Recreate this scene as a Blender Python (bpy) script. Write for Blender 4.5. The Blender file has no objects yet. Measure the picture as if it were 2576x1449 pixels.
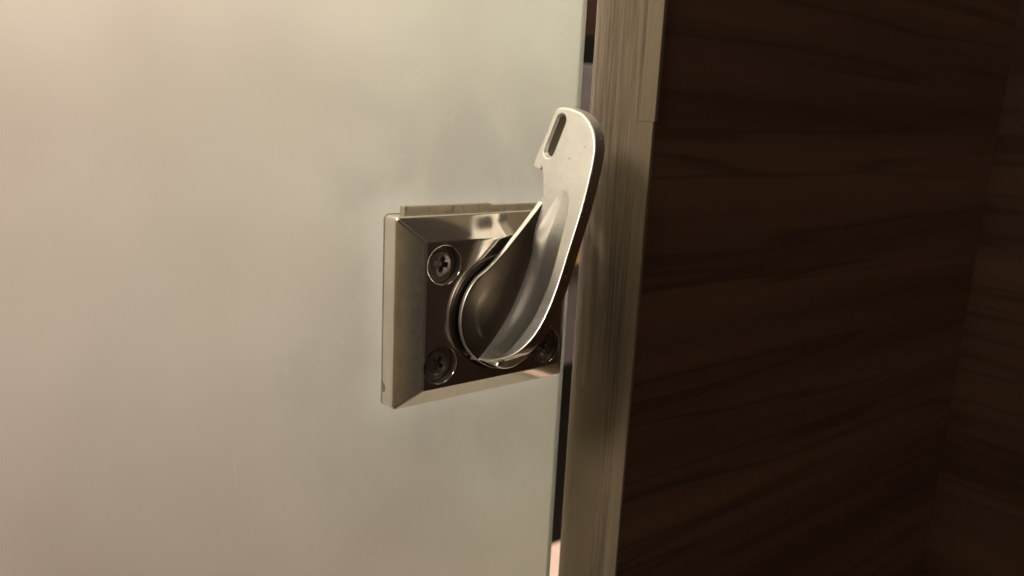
import bpy, bmesh, math
import numpy as np
from mathutils import Matrix, Vector

sc = bpy.context.scene
COL = sc.collection
MM = 0.001
# ------------------------------------------------------------------ camera
# world: X along the door (right), Y through the door (camera side is -Y), Z up.  Lengths below in mm.
YAW, PITCH, ROLL = math.radians(-39.305), math.radians(-12.335), math.radians(-2.904)
CAMPOS = (-122.60, -211.65, 62.28)
cam_d = bpy.data.cameras.new('camera')
cam = bpy.data.objects.new('camera', cam_d)
COL.objects.link(cam)
Rm = Matrix.Rotation(YAW, 3, 'Z') @ Matrix.Rotation(PITCH, 3, 'X') @ Matrix.Rotation(ROLL, 3, 'Y')
right, fwd, up = Rm.col[0], Rm.col[1], Rm.col[2]
M3 = Matrix((right, up, -fwd)).transposed()
cam.matrix_world = Matrix.Translation(Vector(CAMPOS) * MM) @ M3.to_4x4()
cam_d.sensor_fit = 'HORIZONTAL'
cam_d.sensor_width = 5.6
cam_d.lens = 5.6 * 2050 / 2576
cam_d.clip_start = 0.005
cam_d.clip_end = 50
cam_d.dof.use_dof = True
cam_d.dof.focus_distance = 0.262
cam_d.dof.aperture_fstop = 2.0
sc.camera = cam

# ------------------------------------------------------------------ world and lamps
world = bpy.data.worlds.new('World')
sc.world = world
world.use_nodes = True
wb = world.node_tree.nodes['Background']
wb.inputs[0].default_value = (0.030, 0.0235, 0.0175, 1)     # dim warm light of the cubicle
wb.inputs[1].default_value = 1.0

def area(name, loc, aim, size, power, color, spread=180):
    l = bpy.data.lights.new(name, 'AREA')
    l.shape = 'DISK'
    l.size = size
    l.energy = power
    l.color = color
    l.spread = math.radians(spread)
    o = bpy.data.objects.new(name, l)
    COL.objects.link(o)
    o.location = loc
    o.rotation_euler = (Vector(aim) - Vector(loc)).to_track_quat('-Z', 'Y').to_euler()
    return o
# unseen lamps behind the frosted door, on the cubicle side and in the hall
area('room_lamp', (-0.05, 0.19, 0.39), (-0.02, 0.0, 0.0), 0.16, 8.4, (1.0, 0.915, 0.845))
area('side_lamp', (-0.50, -0.07, 0.40), (0.05, -0.02, 0.05), 0.16, 2.6, (1.0, 0.90, 0.77))  # unseen lamp at left, placed to brighten the lever blade
area('cubicle_lamp', (0.10, -0.60, 1.30), (0.1, -0.1, 0.0), 0.5, 2.6, (1.0, 0.86, 0.70))
area('hall_lamp', (1.2, 0.8, 1.2), (1.2, 0.8, -0.9), 0.35, 11.0, (1.0, 0.84, 0.74), 75)

vs = sc.view_settings
vs.view_transform = 'Standard'
vs.look = 'None'
vs.exposure = 0.0
vs.gamma = 1.0
vs.use_curve_mapping = False
sc.cycles.max_bounces = 14
sc.cycles.diffuse_bounces = 6
sc.cycles.glossy_bounces = 8
sc.cycles.transmission_bounces = 10
sc.cycles.sample_clamp_indirect = 6.0

# ------------------------------------------------------------------ helpers: nodes
class NT:
    def __init__(self, name):
        self.m = bpy.data.materials.new(name)
        self.m.use_nodes = True
        self.t = self.m.node_tree
        self.t.nodes.clear()
        self.out = self.n('ShaderNodeOutputMaterial')
        tc = self.n('ShaderNodeTexCoord')
        sm = self.n('ShaderNodeVectorMath', operation='SCALE')
        self.l(tc.outputs['Object'], sm.inputs[0])
        sm.inputs['Scale'].default_value = 1000.0
        self.mm = sm.outputs[0]
    def n(self, typ, **kw):
        nd = self.t.nodes.new(typ)
        for k, v in kw.items():
            setattr(nd, k, v)
        return nd
    def l(self, a, b):
        self.t.links.new(a, b)
    def put(self, sock, v):
        if isinstance(v, bpy.types.NodeSocket):
            self.l(v, sock)
        else:
            sock.default_value = v
    def scale(self, s, off=(0, 0, 0), src=None, rot=(0, 0, 0)):
        mp = self.n('ShaderNodeMapping')
        self.l(src or self.mm, mp.inputs[0])
        mp.inputs['Scale'].default_value = s
        mp.inputs['Location'].default_value = off
        mp.inputs['Rotation'].default_value = rot
        return mp.outputs[0]
    def noise(self, vec, scale=1.0, detail=2.0, rough=0.5, dist=0.0):
        nd = self.n('ShaderNodeTexNoise')
        self.l(vec, nd.inputs['Vector'])
        nd.inputs['Scale'].default_value = scale
        nd.inputs['Detail'].default_value = detail
        nd.inputs['Roughness'].default_value = rough
        nd.inputs['Distortion'].default_value = dist
        return nd.outputs['Fac']
    def voro(self, vec, scale=1.0, feature='F1', out='Distance', rnd=1.0):
        nd = self.n('ShaderNodeTexVoronoi', feature=feature)
        self.l(vec, nd.inputs['Vector'])
        nd.inputs['Scale'].default_value = scale
        nd.inputs['Randomness'].default_value = rnd
        return nd.outputs[out]
    def ramp(self, fac, stops, interp='LINEAR'):
        nd = self.n('ShaderNodeValToRGB')
        nd.color_ramp.interpolation = interp
        el = nd.color_ramp.elements
        while len(el) < len(stops):
            el.new(0.5)
        for e, (p, c) in zip(el, stops):
            e.position = p
            e.color = (c, c, c, 1) if isinstance(c, (int, float)) else (*c, 1)
        self.l(fac, nd.inputs[0])
        return nd.outputs[0]
    def rng(self, v, a, b, c=0.0, d=1.0, smooth=False):
        nd = self.n('ShaderNodeMapRange')
        if smooth:
            nd.interpolation_type = 'SMOOTHSTEP'
        self.put(nd.inputs[0], v)
        for i, x in enumerate((a, b, c, d)):
            nd.inputs[1 + i].default_value = x
        return nd.outputs[0]
    def math(self, op, a, b=0.0, clamp=False):
        nd = self.n('ShaderNodeMath', operation=op)
        nd.use_clamp = clamp
        self.put(nd.inputs[0], a)
        self.put(nd.inputs[1], b)
        return nd.outputs[0]
    def mix(self, f, a, b, mode='MIX'):
        nd = self.n('ShaderNodeMix', data_type='RGBA', blend_type=mode)
        self.put(nd.inputs[0], f)
        for s, v in ((nd.inputs[6], a), (nd.inputs[7], b)):
            if isinstance(v, tuple):
                v = (*v, 1) if len(v) == 3 else v
            self.put(s, v)
        return nd.outputs[2]
    def xyz(self):
        nd = self.n('ShaderNodeSeparateXYZ')
        self.l(self.mm, nd.inputs[0])
        return nd.outputs
    def bump(self, h, strength, dist_mm, normal=None):
        nd = self.n('ShaderNodeBump')
        nd.inputs['Strength'].default_value = strength
        nd.inputs['Distance'].default_value = dist_mm * MM
        self.l(h, nd.inputs['Height'])
        if normal:
            self.l(normal, nd.inputs['Normal'])
        return nd.outputs[0]
    def bsdf(self, color=(.5, .5, .5), rough=.5, metal=0.0, normal=None, spec=.5, coat=0.0):
        b = self.n('ShaderNodeBsdfPrincipled')
        if isinstance(color, tuple):
            color = (*color, 1)
        self.put(b.inputs['Base Color'], color)
        self.put(b.inputs['Roughness'], rough)
        self.put(b.inputs['Metallic'], metal)
        b.inputs['Specular IOR Level'].default_value = spec
        b.inputs['Coat Weight'].default_value = coat
        if normal:
            self.l(normal, b.inputs['Normal'])
        return b.outputs[0]
    def done(self, sh):
        self.l(sh, self.out.inputs[0])
        return self.m

# ------------------------------------------------------------------ materials
def mat_frosted():
    t = NT('frosted_glass')
    X, Y, Z = t.xyz()
    # frosted sheet, greasy smears round the latch where hands touch it
    n1 = t.noise(t.scale((.016, .016, .016), (3.1, 0, 1.7)), 1, 3, .5, .3)
    n2 = t.noise(t.scale((.034, .03, .026), (7.3, 0, 4.2)), 1, 3, .55, .6)
    near = t.n('ShaderNodeVectorMath', operation='DISTANCE')
    t.l(t.scale((1, 0, .8)), near.inputs[0])
    near.inputs[1].default_value = (30, 0, 4)
    smear = t.math('MULTIPLY', t.rng(near.outputs['Value'], 20, 95, 1, 0, True), t.rng(n2, .42, .68, 0, 1, True))
    base = t.mix(t.rng(n1, .3, .7), (.88, .855, .80), (.80, .765, .715))
    tint = t.mix(t.rng(X, -140, 60, 0, 1, True), (.98, .937, .91), (.942, .972, .918))
    base = t.mix(1.0, base, tint, 'MULTIPLY')
    base = t.mix(t.math('MULTIPLY', smear, .5), base, (.64, .622, .575))
    # rubbed, clearer halo hugging the plate
    dx = t.math('MAXIMUM', t.math('SUBTRACT', t.math('ABSOLUTE', t.math('SUBTRACT', X, 35.0)), 35.0), 0.0)
    dz = t.math('MAXIMUM', t.math('SUBTRACT', t.math('ABSOLUTE', Z), 30.0), 0.0)
    dd = t.math('SQRT', t.math('ADD', t.math('MULTIPLY', dx, dx), t.math('MULTIPLY', dz, dz)))
    edge_n = t.noise(t.scale((.12, .12, .12)), 1, 4, .6)
    halo = t.rng(t.math('ADD', dd, t.math('MULTIPLY', edge_n, 10.0)), 6, 14, 1, 0, True)
    base = t.mix(t.math('MULTIPLY', halo, .30), base, (.93, .93, .89))
    # grain of the etched face
    gr = t.noise(t.scale((2.2, 2.2, 2.2)), 1, 2, .7)
    base = t.mix(t.rng(gr, .3, .7, 0, .09), base, (.70, .69, .65))
    # hairline scratches, most of them round the latch: arcs (x, z, length, direction, bend radius, width)
    rng = np.random.default_rng(7)
    arcs = [(-46.5, -40, 7.0, 1.60, 160, .16)]
    for i in range(17):
        a_, r_ = rng.uniform(1.7, 5.0) if i % 3 else rng.uniform(.9, 2.2), rng.uniform(6, 36)
        arcs.append((33 + (r_ + 34) * math.cos(a_), (r_ + 27) * math.sin(a_), rng.uniform(1.5, 5), rng.uniform(0, 3.1), rng.uniform(6, 60), rng.uniform(.07, .14)))
    flat = t.scale((1, 0, 1))
    tot = None
    for x, z, ln, an, rad, wd in arcs:
        c = (x - math.sin(an) * rad, 0, z + math.cos(an) * rad)
        d1 = t.n('ShaderNodeVectorMath', operation='DISTANCE'); t.l(flat, d1.inputs[0]); d1.inputs[1].default_value = c
        d2 = t.n('ShaderNodeVectorMath', operation='DISTANCE'); t.l(flat, d2.inputs[0]); d2.inputs[1].default_value = (x, 0, z)
        k = t.math('MULTIPLY', t.rng(t.math('ABSOLUTE', t.math('SUBTRACT', d1.outputs['Value'], rad)), 0, wd, 1, 0), t.rng(d2.outputs['Value'], ln * .2, ln, 1, 0))
        tot = k if tot is None else t.math('MAXIMUM', tot, k)
    base = t.mix(t.math('MULTIPLY', tot, .6), base, (1.0, 1.0, .97))
    tr = t.n('ShaderNodeBsdfTranslucent')
    t.l(base, tr.inputs[0])
    df = t.n('ShaderNodeBsdfDiffuse')
    t.l(base, df.inputs[0])
    mx = t.n('ShaderNodeMixShader')
    mx.inputs[0].default_value = .14
    t.l(tr.outputs[0], mx.inputs[1])
    t.l(df.outputs[0], mx.inputs[2])
    rf = t.n('ShaderNodeBsdfRefraction')
    t.l(base, rf.inputs[0])
    rf.inputs['Roughness'].default_value = .70
    rf.inputs['IOR'].default_value = 1.25
    m3 = t.n('ShaderNodeMixShader')
    m3.inputs[0].default_value = .66
    t.l(mx.outputs[0], m3.inputs[1])
    t.l(rf.outputs[0], m3.inputs[2])
    gl = t.n('ShaderNodeBsdfGlossy')
    gl.inputs['Roughness'].default_value = .45
    m2 = t.n('ShaderNodeMixShader')
    m2.inputs[0].default_value = .03
    t.l(m3.outputs[0], m2.inputs[1])
    t.l(gl.outputs[0], m2.inputs[2])
    return t.done(m2.outputs[0])

def mat_steel(name, col, rough, pits=0.0, brush=(.4, .4, .4), wob=.25, worn=0.0, metal=1.0, edge=None, slick=0.0):
    t = NT(name)
    n = t.noise(t.scale(brush), 1, 4, .6)
    n2 = t.noise(t.scale((.09, .09, .09), (4, 2, 7)), 1, 3, .6)
    r = t.math('ADD', t.rng(n, .3, .7, -.02, .02), rough)
    r = t.math('ADD', r, t.rng(n2, .4, .75, 0, .05), True)
    if worn:                                   # fingers keep the thumb scoop shinier than the head
        r = t.math('SUBTRACT', r, t.rng(t.xyz()[2], 22, 46, worn, 0, True), True)
    c = t.mix(t.rng(n2, .45, .75), col, tuple(x * .88 for x in col))
    h = t.math('MULTIPLY', n2, 1.0)
    nrm = t.bump(t.noise(t.scale((.22, .22, .22)), 1, 2), wob, .10)
    if pits:
        v = t.voro(t.scale((.30, .30, .30), (1.3, .4, 2.2)), 1)
        msk = t.rng(t.noise(t.scale((.11, .11, .11), (8, 1, 3)), 1, 1), .46, .60)
        p = t.math('MULTIPLY', t.rng(v, .035, .10, 1, 0, True), msk)
        nrm = t.bump(t.math('SUBTRACT', 0.0, p), 1.0, pits, nrm)
        c = t.mix(t.math('MULTIPLY', p, .7), c, (.10, .085, .06))
    if slick:                                  # the outer edge is handled smooth
        gs = t.n('ShaderNodeNewGeometry')
        ss = t.n('ShaderNodeSeparateXYZ')
        t.l(gs.outputs['Normal'], ss.inputs[0])
        r = t.math('SUBTRACT', r, t.rng(t.math('ABSOLUTE', ss.outputs[1]), .55, .9, 0, slick), True)
    if edge:                                   # glint on the thin rim, painted into the colour by facing
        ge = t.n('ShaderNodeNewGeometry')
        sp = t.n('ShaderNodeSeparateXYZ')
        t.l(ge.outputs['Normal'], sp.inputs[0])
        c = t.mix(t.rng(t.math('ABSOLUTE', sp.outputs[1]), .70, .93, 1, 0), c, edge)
    return t.done(t.bsdf(c, r, metal, nrm))

def mat_wood(name, c_light, c_dark, freq, rough, seed, waves=0.0, bands=.5, spec=.4, lines=0.0):
    """freq = per-mm frequency along each axis; the lowest one is the grain direction"""
    t = NT(name)
    warp = t.noise(t.scale(tuple(f * .12 for f in freq), (seed, seed * .7, seed * .3)), 1, 2)
    v = t.n('ShaderNodeVectorMath', operation='ADD')
    t.l(t.scale(freq, (seed, seed, seed)), v.inputs[0])
    comb = t.n('ShaderNodeCombineXYZ')
    w = t.math('MULTIPLY', warp, waves)
    for i in range(3):
        t.l(w, comb.inputs[i])
    t.l(comb.outputs[0], v.inputs[1])
    g1 = t.noise(v.outputs[0], 1, 5, .6)
    g2 = t.noise(t.scale(tuple(f * 4 for f in freq), (seed * 2, 1, 5)), 1, 3, .6)
    f = t.math('ADD', t.rng(g1, .32, .68, 0, 1), t.math('MULTIPLY', t.math('SUBTRACT', g2, .5), bands), True)
    if lines:
        g3 = t.noise(t.scale(tuple(q * lines for q in freq), (seed * 3, 2, 8)), 1, 2, .5, .2)
        ln = t.rng(t.math('ABSOLUTE', t.math('SUBTRACT', g3, .5)), .0, .030, .5, 0, True)
        f = t.math('SUBTRACT', f, ln, True)
    c = t.mix(f, c_dark, c_light)
    nrm = t.bump(f, .25, .08)
    return t, c, nrm, rough, spec

def mat_strip():
    t, c, nrm, rough, spec = mat_wood('edge_wood', (.195, .153, .108), (.085, .062, .043), (.5, .80, .026), .55, 3.7, .8, .9)
    X, Y, Z = t.xyz()
    # smooth lacquered patch low on the edge, with ragged outline
    nz = t.noise(t.scale((.10, .10, .030), (2, 6, 1)), 1, 4, .6)
    yy = t.math('ADD', Y, t.math('MULTIPLY', t.math('SUBTRACT', nz, .5), 16.0))
    inb = t.math('MULTIPLY', t.rng(yy, -17.5, -16.9, 0, 1), t.rng(t.math('ADD', yy, t.rng(Z, -95, -60, 3, -3)), .5, 1.0, 1, 0))
    top = t.rng(t.math('ADD', Z, t.math('MULTIPLY', nz, 24.0)), -22, -23.5, 0, 1)
    isl = t.rng(t.noise(t.scale((.1, .22, .028), (9, 5.3, 2.2)), 1, 3, .6), .62, .635, 1, 0)
    m = t.math('MULTIPLY', t.math('MULTIPLY', inb, top), isl)
    c = t.mix(t.math('MULTIPLY', m, .93), c, (.135, .107, .066))
    return t.done(t.bsdf(c, .6, 0, nrm, .15))

def mat_lipping():
    t, c, nrm, rough, spec = mat_wood('lipping_wood', (.20, .158, .110), (.15, .116, .079), (.3, .25, .010), .55, 9.1, .5, .5)
    return t.done(t.bsdf(c, .6, 0, nrm, .15))

def mat_front():
    t, c, nrm, rough, spec = mat_wood('dark_veneer', (.160, .084, .049), (.080, .041, .0245), (.0016, .02, .045), .5, 5.2, 2.2, .2, lines=1.3)
    return t.done(t.bsdf(c, .48, 0, nrm, .3))

def mat_sidewall():
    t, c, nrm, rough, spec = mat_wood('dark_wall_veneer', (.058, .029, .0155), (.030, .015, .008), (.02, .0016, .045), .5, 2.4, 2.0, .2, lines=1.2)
    return t.done(t.bsdf(c, .6, 0, nrm, .08))

def mat_tape():
    t = NT('clear_adhesive_strip')
    s = t.noise(t.scale((1.1, .3, .25)), 1, 4, .7)
    ln = t.rng(t.math('ABSOLUTE', t.math('SUBTRACT', t.xyz()[2], 30.9)), .05, .22, 1, 0)
    f = t.math('MAXIMUM', t.rng(s, .50, .62), t.math('MULTIPLY', ln, .7))
    c = t.mix(f, (.52, .46, .36), (.20, .155, .105))
    b = t.bsdf(c, .35, 0, None, .5)
    tp = t.n('ShaderNodeBsdfTransparent')
    tp.inputs[0].default_value = (.93, .88, .78, 1)
    mx = t.n('ShaderNodeMixShader')
    t.l(t.rng(f, 0, 1, .45, .85), mx.inputs[0])
    t.l(tp.outputs[0], mx.inputs[1])
    t.l(b, mx.inputs[2])
    return t.done(mx.outputs[0])

def mat_plain(name, col, rough=.6, var=.15):
    t = NT(name)
    n = t.noise(t.scale((.02, .02, .02)), 1, 4)
    c = t.mix(t.rng(n, .3, .7), tuple(x * (1 - var) for x in col), tuple(min(1, x * (1 + var)) for x in col))
    return t.done(t.bsdf(c, rough, 0, None, .06))

MAT = dict(
    refl_board=mat_plain('pale_reflection_board', (.72, .66, .47), .6, .05),
    frosted=mat_frosted(),
    plate=mat_steel('polished_steel', (.80, .75, .67), .08, wob=.0, metal=.945),
    lever=mat_steel('cast_steel', (.97, .945, .90), .50, pits=.25, wob=.02, worn=.20, slick=.15),
    foot=mat_steel('dark_flat_bright_rim_steel', (.075, .059, .044), .36, pits=0, wob=.02, edge=(.86, .82, .74)),  # near-black base stands in for the dark reflections on the flat
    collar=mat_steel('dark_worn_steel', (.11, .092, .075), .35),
    screw=mat_steel('screw_steel', (.26, .23, .195), .50, brush=(1.5, 1.5, 1.5)),
    strip=mat_strip(), lipping=mat_lipping(), front=mat_front(), side=mat_sidewall(), tape=mat_tape(),
    grey=mat_plain('grey_paint', (.13, .119, .118)), black=mat_plain('black_panel', (.007, .007, .0065)),
    brown=mat_plain('brown_panel', (.03, .016, .011)), ochre=mat_plain('ochre_rail', (.40, .27, .11)),
    insert=mat_plain('grimy_dark_metal', (.060, .050, .034), .55, .25),
    light_stop=mat_plain('white_light_stop', (.84, .84, .80), .6, .1),
    contact_strip=mat_plain('contact_strip_tan', (.42, .385, .31), .7, .3),
    floor=mat_plain('pale_floor', (.70, .54, .43), .5, .08),
)

# ------------------------------------------------------------------ helpers: objects
def link_mesh(name, me, mat, parent=None, smooth=False):
    if mat and not me.materials:
        me.materials.append(mat)
    o = bpy.data.objects.new(name, me)
    COL.objects.link(o)
    if parent:
        o.parent = parent
    if smooth:
        me.polygons.foreach_set('use_smooth', [True] * len(me.polygons))
    return o

def thing(name, label, cat, loc=(0, 0, 0)):
    o = bpy.data.objects.new(name, None)
    o.empty_display_size = .01
    COL.objects.link(o)
    o.location = loc
    o['label'] = label
    o['category'] = cat
    return o

def box_mesh(name, x0, x1, y0, y1, z0, z1, bev=0.0, seg=2):
    bm = bmesh.new()
    bmesh.ops.create_cube(bm, size=1.0)
    for v in bm.verts:
        v.co = Vector(((x0 + x1) / 2 + v.co.x * (x1 - x0), (y0 + y1) / 2 + v.co.y * (y1 - y0), (z0 + z1) / 2 + v.co.z * (z1 - z0))) * MM
    if bev:
        bmesh.ops.bevel(bm, geom=bm.edges[:], offset=bev * MM, segments=seg, profile=.5, affect='EDGES')
    me = bpy.data.meshes.new(name)
    bm.to_mesh(me)
    bm.free()
    return me

def lathe_mesh(name, prof, cx, cz, n=96):
    """prof: (radius, p) list; axis along -Y through (cx, cz)"""
    bm = bmesh.new()
    rings = []
    for r, p in prof:
        if r < 1e-6:
            rings.append([bm.verts.new(Vector((cx, -p, cz)) * MM)])
        else:
            rings.append([bm.verts.new(Vector((cx + r * math.cos(a), -p, cz + r * math.sin(a))) * MM)
                          for a in (2 * math.pi * i / n for i in range(n))])
    for A, B in zip(rings, rings[1:]):
        for i in range(n):
            j = (i + 1) % n
            if len(A) == 1:
                bm.faces.new((A[0], B[j], B[i]))
            elif len(B) == 1:
                bm.faces.new((A[i], A[j], B[0]))
            else:
                bm.faces.new((A[i], A[j], B[j], B[i]))
    bmesh.ops.recalc_face_normals(bm, faces=bm.faces[:])
    me = bpy.data.meshes.new(name)
    bm.to_mesh(me)
    bm.free()
    return me

# ---- signed distance modelling: one closed surface extracted from a distance field
def poly_sdf(U, V, pts):
    """signed distance (negative inside) to a closed polygon, arrays broadcast"""
    U, V = np.broadcast_arrays(np.asarray(U, np.float64), np.asarray(V, np.float64))
    pts = np.asarray(pts, float)
    d2 = np.full(U.shape, 1e18)
    ins = np.zeros(U.shape, bool)
    for a, b in zip(pts, np.roll(pts, -1, 0)):
        e = b - a
        wx, wy = U - a[0], V - a[1]
        k = np.clip((wx * e[0] + wy * e[1]) / max(e @ e, 1e-12), 0, 1)
        d2 = np.minimum(d2, (wx - k * e[0]) ** 2 + (wy - k * e[1]) ** 2)
        c = (a[1] > V) != (b[1] > V)
        if abs(e[1]) > 1e-12:
            ins ^= c & (U < a[0] + (V - a[1]) * e[0] / e[1])
    d = np.sqrt(d2)
    return np.where(ins, -d, d)

def catmull(P, n=8, closed=False):
    P = np.asarray(P, float)
    Q = np.vstack([P[-1:], P, P[:2]]) if closed else np.vstack([2 * P[0] - P[1], P, 2 * P[-1] - P[-2]])
    out = []
    for i in range(len(Q) - 3):
        a, b, c, d = Q[i:i + 4]
        for k in range(n):
            s = k / n
            out.append(.5 * ((2 * b) + (c - a) * s + (2 * a - 5 * b + 4 * c - d) * s * s + (3 * b - a - 3 * c + d) * s ** 3))
    if not closed:
        out.append(P[-1])
    return np.array(out)

def smin(a, b, k):
    h = np.clip(.5 + .5 * (b - a) / k, 0, 1)
    return b + (a - b) * h - k * h * (1 - h)

def smooth(x, a, b):
    s = np.clip((x - a) / (b - a), 0, 1)
    return s * s * (3 - 2 * s)

def round_and(a, b, r):
    """intersection of two fields with edges rounded by r"""
    return np.minimum(np.maximum(a + r, b + r), 0) + np.sqrt(np.maximum(a + r, 0) ** 2 + np.maximum(b + r, 0) ** 2) - r

def surface(name, lo, hi, h, field):
    """naive surface nets over the box lo..hi (x, p, z in mm), p = distance out of the door"""
    ax = [np.arange(lo[i], hi[i] + h, h) for i in range(3)]
    F = field(ax[0][:, None, None], ax[1][None, :, None], ax[2][None, None, :]).astype(np.float32)
    sg = F < 0
    nx, ny, nz = F.shape
    cnt = np.zeros((nx - 1, ny - 1, nz - 1), np.uint8)
    corners = [(i, j, k) for i in (0, 1) for j in (0, 1) for k in (0, 1)]
    for i, j, k in corners:
        cnt += sg[i:nx - 1 + i, j:ny - 1 + j, k:nz - 1 + k]
    act = np.argwhere((cnt > 0) & (cnt < 8))
    idx = np.full(cnt.shape, -1, np.int64)
    idx[act[:, 0], act[:, 1], act[:, 2]] = np.arange(len(act))
    cv = {c: F[act[:, 0] + c[0], act[:, 1] + c[1], act[:, 2] + c[2]] for c in corners}
    acc = np.zeros((len(act), 3)); num = np.zeros(len(act))
    for c in corners:
        for d in range(3):
            if c[d] == 0:
                e = list(c); e[d] = 1; e = tuple(e)
                a, b = cv[c], cv[e]
                m = (a < 0) != (b < 0)
                tt = np.where(m, a / np.where(m, a - b, 1), 0)
                p = np.tile(np.array(c, float), (len(act), 1)); p[:, d] += tt
                acc[m] += p[m]; num[m] += 1
    loc = act + acc / num[:, None]
    G = np.stack(np.gradient(F, h), -1)
    def tri(A, q):
        i = np.clip(np.floor(q).astype(int), 0, np.array(F.shape) - 2)
        w = q - i
        r = 0
        for c in corners:
            ww = np.prod([w[:, d] if c[d] else 1 - w[:, d] for d in range(3)], 0)
            val = A[i[:, 0] + c[0], i[:, 1] + c[1], i[:, 2] + c[2]]
            r = r + (ww[:, None] * val if val.ndim == 2 else ww * val)
        return r
    for _ in range(3):
        g = tri(G, loc); f = tri(F, loc)
        st = (f / np.maximum((g * g).sum(1), .2))[:, None] * g / h
        loc = loc - np.clip(st, -.4, .4)
    nrm = tri(G, loc)
    nrm /= np.linalg.norm(nrm, axis=1)[:, None] + 1e-9
    quads = []
    for d in range(3):
        s = [slice(None)] * 3; e = [slice(None)] * 3
        s[d] = slice(0, -1); e[d] = slice(1, None)
        ch = np.argwhere(sg[tuple(s)] != sg[tuple(e)])
        u, v = (d + 1) % 3, (d + 2) % 3
        ok = (ch[:, u] > 0) & (ch[:, v] > 0) & (ch[:, u] < F.shape[u] - 1) & (ch[:, v] < F.shape[v] - 1)
        ch = ch[ok]
        def cell(du, dv):
            q = ch.copy(); q[:, u] += du; q[:, v] += dv
            return idx[q[:, 0], q[:, 1], q[:, 2]]
        Q = np.stack([cell(-1, -1), cell(0, -1), cell(0, 0), cell(-1, 0)], 1)
        flip = ~sg[tuple(s)][ch[:, 0], ch[:, 1], ch[:, 2]]
        Q[flip] = Q[flip][:, ::-1]
        quads.append(Q)
    Q = np.concatenate(quads)
    Pm = np.array([a[0] for a in ax]) + loc * h
    V = Pm.copy(); V[:, 1] = -Pm[:, 1]; V *= MM
    N = nrm.copy(); N[:, 1] = -N[:, 1]
    Q = Q[:, ::-1]                          # mirrored axis flips the winding
    me = bpy.data.meshes.new(name)
    me.vertices.add(len(V)); me.vertices.foreach_set('co', V.astype(np.float32).ravel())
    me.loops.add(Q.size); me.loops.foreach_set('vertex_index', Q.astype(np.int32).ravel())
    me.polygons.add(len(Q))
    me.polygons.foreach_set('loop_start', np.arange(0, Q.size, 4, dtype=np.int32))
    me.polygons.foreach_set('use_smooth', np.ones(len(Q), bool))
    me.update(calc_edges=True)
    me.validate()
    me.normals_split_custom_set_from_vertices(N.tolist())
    return me

# ================================================================== setting
XD, XG, XW = 77.29, 81.29, 351.6          # door edge, post edge, side wall
PF, PB = 30.25, 0.49                      # post front and back (p)

floor = link_mesh('floor', box_mesh('floor', -1500, 2600, -1400, 1300, -1010, -960), MAT['floor'])
floor['kind'] = 'structure'
sw = link_mesh('side_wall', box_mesh('side_wall', XW, XW + 30, -1100, 20, -958, 900), MAT['side'])
sw['kind'] = 'structure'
pw = link_mesh('reflection_board', box_mesh('reflection_board', -600, -560, -425, -14, -958, 900, 1), MAT['refl_board'])  # unseen board, added to give the plate's left bevel its reflection
pw['kind'] = 'structure'

hall = bpy.data.objects.new('hall_wall', None); COL.objects.link(hall)
hall['kind'] = 'structure'
hall.location = (1.1, 1.10, -.96)
def hall_part(name, z0, z1, mat, d=0):
    me = box_mesh(name, -700, 800, -d, 20, z0, z1, 2)
    link_mesh(name, me, mat, hall)
hall_part('base_panel', 0, 452, MAT['black'], 4)
hall_part('wall_panel', 454, 1125, MAT['grey'])
hall_part('rail', 690, 742, MAT['ochre'], 10)
hall_part('upper_panel', 1127, 1180, MAT['black'])
hall_part('top_board', 1182, 1900, MAT['brown'])

# ------------------------------------------------------------------ door
door = link_mesh('frosted_door', box_mesh('frosted_door', -760, XD, 0, 3, -900, 820, .12, 2), MAT['frosted'])
link_mesh('edge_light_stop', box_mesh('edge_light_stop', XD + .01, XD + .12, .3, 2.9, -900, 820), MAT['light_stop'], door)  # hidden strip added to stop light leaking from the pane's edge
door['label'] = 'pale frosted glass door panel with smears and scratches, behind the metal latch'
door['category'] = 'door'

# ------------------------------------------------------------------ wooden post
post = thing('wooden_post', 'dark brown wooden post with a lighter grained edge beside the door gap', 'post', (0, 0, 0))
link_mesh('front_panel', box_mesh('front_panel', XG + 1.25, XW - .05, -PF, -PF + 3, -958, 900, .1, 1), MAT['front'], post)
link_mesh('edge_panel', box_mesh('edge_panel', XG, XG + 30, -24.2, -PB, -958, 900, .3), MAT['strip'], post)
link_mesh('back_panel', box_mesh('back_panel', XG + 30.2, XW - .3, -PF + 3.2, -PB, -958, 900), MAT['front'], post)
link_mesh('edge_lipping', box_mesh('edge_lipping', XG - .05, XG + 1.2, -PF - .1, -24.22, -958, 60.6, .15), MAT['lipping'], post)
link_mesh('edge_lipping', box_mesh('edge_lipping', XG - .15, XG + 1.2, -PF - .7, -24.22, 60.64, 900, .15), MAT['lipping'], post)

# ================================================================== latch
latch = thing('turn_latch', 'shiny metal turn latch with square screwed plate and upright thumb lever on frosted door', 'latch')
PW, PH, SIDE, INS, RISE = 69.9, 30.0, 6.37, 7.1, 6.55
PT = SIDE + RISE
SCREWS = [(13.6, 15.7), (13.2, -15.6), (56.3, -15.7), (56.3, 15.7)]

def rrect(U, V, x0, x1, z0, z1, r):
    qx = np.abs(U - (x0 + x1) / 2) - (x1 - x0) / 2 + r
    qz = np.abs(V - (z0 + z1) / 2) - (z1 - z0) / 2 + r
    return np.minimum(np.maximum(qx, qz), 0) + np.hypot(np.maximum(qx, 0), np.maximum(qz, 0)) - r

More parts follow.
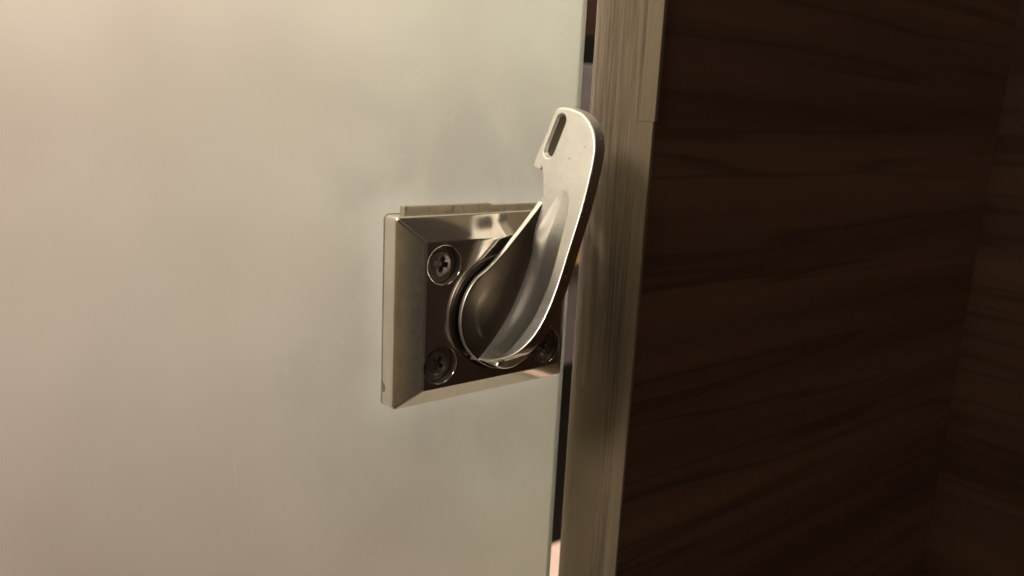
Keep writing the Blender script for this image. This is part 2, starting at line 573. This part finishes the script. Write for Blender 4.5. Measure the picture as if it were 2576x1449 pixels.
def plate_field(x, p, z):
    out = rrect(x, z, 0, PW, -PH, PH, 1.6)
    # bevelled sides: planes leaning inwards above SIDE
    s = math.hypot(INS, RISE)
    def slope(d):                          # d: distance inside that border
        return ((p - SIDE) * INS - d * RISE) / s
    sl = np.maximum(slope(x), slope(PW - x))
    sl = -smin(-sl, -np.maximum(slope(PH - z), slope(z + PH)), .35)
    body = round_and(out, sl, .45)
    body = round_and(body, p - PT, .25)
    body = np.maximum(body, .05 - p)
    for cx, cz in SCREWS:
        r = np.hypot(x - cx, z - cz)
        hole = np.maximum(r - 5.95, PT - 3.3 - p)
        body = np.maximum(body, -hole)
    # small knock low on the left side
    body = np.maximum(body, 1.5 - np.sqrt((x + .9) ** 2 + ((p - .9) * .8) ** 2 + ((z + 24.0) * .7) ** 2))
    return body
link_mesh('base_plate', surface('base_plate', (-1, -.6, -31), (71, 14, 31), .21, plate_field), MAT['plate'], latch)

# thin strip added round the plate to draw a dark contact line
bm = bmesh.new()
out = []
for cx, cz, a0 in ((PW - 1.6, PH - 1.6, 0), (1.6, PH - 1.6, 90), (1.6, -PH + 1.6, 180), (PW - 1.6, -PH + 1.6, 270)):
    out += [(cx + 1.78 * math.cos(math.radians(a0 + k * 15)), cz + 1.78 * math.sin(math.radians(a0 + k * 15))) for k in range(7)]
lo_ = [bm.verts.new(Vector((x, -.02, z)) * MM) for x, z in out]
hi_ = [bm.verts.new(Vector((x, -.42, z)) * MM) for x, z in out]
bm.faces.new(lo_); bm.faces.new(hi_[::-1])
for i in range(len(out)):
    j = (i + 1) % len(out)
    bm.faces.new((lo_[i], hi_[i], hi_[j], lo_[j]))
bmesh.ops.recalc_face_normals(bm, faces=bm.faces[:])
me = bpy.data.meshes.new('contact_strip'); bm.to_mesh(me); bm.free()
link_mesh('contact_strip', me, MAT['contact_strip'], latch)

# screws: dished washer head with cross recess
def screw_field(x, p, z):
    r = np.hypot(x, z)
    top = p - (1.6 - r * r * .03)
    body = np.minimum(round_and(r - 3.9, top, .3), np.maximum(r - 5.7, p - .3))
    cr = np.minimum(np.maximum(np.abs(x) - .75, np.abs(z) - 2.3), np.maximum(np.abs(z) - .75, np.abs(x) - 2.3))
    cr = np.maximum(cr, .35 - p)
    return np.maximum(round_and(body, -cr, .15), -p)
scr_me = surface('screw', (-6, -.2, -6), (6, 2.2, 6), .12, screw_field)
for i, (cx, cz) in enumerate(SCREWS):
    o = link_mesh('screw', scr_me, MAT['screw'], latch)
    o.location = Vector((cx, -(PT - 3.28), cz)) * MM
    o.rotation_euler = (0, math.radians((12, 35, 70, 20)[i]), 0)

# collar under the lever
PL = 17.0
DC = (34.8, -1.0)
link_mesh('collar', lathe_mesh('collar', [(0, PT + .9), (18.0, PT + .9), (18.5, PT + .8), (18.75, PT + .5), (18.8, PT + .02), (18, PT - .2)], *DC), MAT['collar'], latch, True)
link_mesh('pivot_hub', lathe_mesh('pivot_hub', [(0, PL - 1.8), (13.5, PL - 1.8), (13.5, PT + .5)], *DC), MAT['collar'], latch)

# lever: flat teardrop under an upright thumb blade
RZ = np.array([-16.5, -10.6, -4.2, 3.8, 13.3, 22.9, 33.9, 45, 56, 68])
RX = np.array([20.5, 26.5, 31.8, 36.3, 40.5, 43.9, 47, 49.7, 52, 54])
RC = np.polyfit(RZ, RX, 5)
tear = [(DC[0] + 17.35 * math.cos(a), DC[1] + 17.35 * math.sin(a)) for a in np.radians(np.arange(132, 361, 4))]
tear += catmull([(52.2, -1), (53.6, 10), (54, 22), (52.5, 31), (49.5, 35.5)], 6).tolist()
tear += catmull([(49.5, 35.5), (47.2, 34.4), (44.7, 31.6), (40.7, 27.3), (36.8, 23.2), (32.9, 19.3), (27.9, 14.9), (23.2, 11.9)], 5)[1:-1].tolist()
blade = catmull([(35.9, 16.7), (41.6, 14.6), (44.4, 13.1), (45.0, 12.4)], 4)[:-1].tolist()        # (z, p)
blade += [(44.0, 12.5), (43.9, 11.5), (44.3, 9.4), (45.2, 8.7), (47.2, 8.9)]
blade += [(54.1, 11.2), (61.4, 13.5)]
blade += catmull([(62.9, 14.2), (63.7, 15.9), (63.6, 20.3), (62.6, 25.0), (60.9, 28.8), (58.0, 32.0), (54.6, 34.1), (51.0, 35.2), (46, 35.6)], 5).tolist()
blade += [(40, 35.6), (20, 35.5)]
blade += catmull([(8, 35.7), (2.0, 35.6), (-3.2, 34.9), (-7.2, 33.2), (-10.4, 30.2), (-12.6, 25.0), (-14, 19), (-14.6, 15.2)], 5).tolist()
blade += [(-14.6, 15), (34, 15)]
slot = []
for (cz, cp), a0 in (((50.2, 14.9), 107), ((59.4, 17.5), -73)):
    slot += [(cz + 2.25 * math.cos(math.radians(a0 + k * 180 / 10)), cp + 2.25 * math.sin(math.radians(a0 + k * 180 / 10))) for k in range(11)]
SL_Z = [-14, -9, 0, 10, 16, 23.6, 31.4, 35.2, 36.9, 37.8, 38.4]
SL_L = [18.5, 17.5, 17.2, 17.0, 17.0, 17.5, 20.6, 22.3, 23.3, 24.4, 25.4]
SL_R = [24, 28.5, 30.9, 31.6, 31.4, 30.9, 30.2, 29.5, 28.9, 28.0, 27.0]

def lever_field(x, p, z):
    zz, pp = z[0, 0, :], p[0, :, 0]
    Zg, Pg = np.meshgrid(zz, pp, indexing='xy')              # (p, z)
    d2 = poly_sdf(Zg, Pg, blade)
    ds = poly_sdf(Zg, Pg, slot)
    xc = np.polyval(RC, np.clip(zz, -17, 70)) - .6 * (1 - smooth(zz, 20, 38))
    sl = np.polyval(np.polyder(RC), np.clip(zz, -17, 70))
    cs = 1 / np.sqrt(1 + sl ** 2)
    # thumb scoop in the left face
    gk = np.exp(-np.linspace(-2, 2, 17) ** 2); gk /= gk.sum()
    soft = lambda T_: np.convolve(np.pad(np.interp(zz, SL_Z, T_), 8, mode='edge'), gk, 'valid')
    a = soft(SL_L); b = soft(SL_R)
    w = np.maximum(b - a, 1e-3)
    u = np.clip((Pg - a) / w, 0, 1)
    D = 2.0 * (1 - np.clip((zz - 8) / 30.4, 0, 1) ** 2.5) ** .8 * smooth(zz, -16, 2)
    D = np.where(zz > SL_Z[-1], 0, D)
    kk = smooth(zz, 16, 27)
    dep = D * (1 - (1 - smooth(u, 0, .40)) * kk) * (1 - np.clip((u - .38) / .62, 0, 1) ** 1.7)
    dep = dep * np.where(zz > SL_Z[-1], 0, 1)
    T = 4.4 + 9.5 * np.clip((34 - Pg) / 18, 0, 1) ** 1.2 * (1 - smooth(zz, -10, 22)) - 1.3 * smooth(zz, 40, 60) * smooth(-Pg, -28, -12)
    dep = dep + 1.3 * (1 - smooth(ds, -.25, .25))                      # blind slot
    n = (x - xc[None, None, :]) * cs[None, None, :]
    slab = np.maximum(dep[None] - n, n - T[None])
    fin = round_and(np.broadcast_to(d2[None], slab.shape), slab, .55)
    # solid hub behind the blade, following the round foot
    rr = np.hypot(x - DC[0], z - DC[1]) - 16.4
    hub = round_and(np.maximum(rr + 0 * p, dep[None] + 2.2 - n), np.maximum((p - 25.5 + .5 * np.maximum(n - 3, 0)) * .9, 15.0 - p), .9)
    return smin(fin, hub, 1.6)

def disc_field(x, p, z):
    zz = z[0, 0, :]
    Xg, Zt = np.meshgrid(x[:, 0, 0], zz, indexing='ij')
    dt = poly_sdf(Xg, Zt, tear)
    e = -(Xg - np.polyval(RC, np.clip(Zt, -17, 70))) / np.sqrt(1 + np.polyval(np.polyder(RC), np.clip(Zt, -17, 70)) ** 2)
    dish = .40 * smooth(-dt, 5.0, 7.4) * smooth(e, 1.0, 5.0) - .02 * (14.0 - np.clip(e, 0, 17)) - .0035 * np.clip(12.0 - e, 0, 12) ** 2 - .014 * np.clip(9.0 - e, 0, 9) ** 2 * (1 - smooth(Zt, -15, -1))
    top = (p - PL) + dish[:, None, :]
    td = round_and(dt[:, None, :] + 0 * p, np.maximum(top * .95, (PL - 1.75) - p), .35)
    return td
lev = link_mesh('lever', surface('lever', (13, 8, -21), (61, 37, 65), .25, lever_field), MAT['lever'], latch)
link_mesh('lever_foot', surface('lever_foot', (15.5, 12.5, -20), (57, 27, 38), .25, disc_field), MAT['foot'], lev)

slot_in = [((z - 54.85) * .93 + 54.85, (p - 16.2) * .90 + 16.2) for z, p in slot]
bm = bmesh.new()
loops = []
for off in (1.15, 1.9):
    loops.append([bm.verts.new(Vector((float(np.polyval(RC, z)) + off, -p, z)) * MM) for z, p in slot_in])
bm.faces.new(loops[0]); bm.faces.new(loops[1][::-1])
for i in range(len(slot_in)):
    j = (i + 1) % len(slot_in)
    bm.faces.new((loops[0][i], loops[1][i], loops[1][j], loops[0][j]))
bmesh.ops.recalc_face_normals(bm, faces=bm.faces[:])
me = bpy.data.meshes.new('slot_insert'); bm.to_mesh(me); bm.free()
link_mesh('slot_insert', me, MAT['insert'], lev)

# clear adhesive strips standing proud of the plate's top edge
link_mesh('adhesive_strip', box_mesh('adhesive_strip', 5.4, 38.2, -2.6, -.05, 29.9, 32.3, .12), MAT['tape'], latch)
link_mesh('adhesive_strip', box_mesh('adhesive_strip', 38.3, 63, -2.2, -.05, 29.9, 31.7, .12), MAT['tape'], latch)
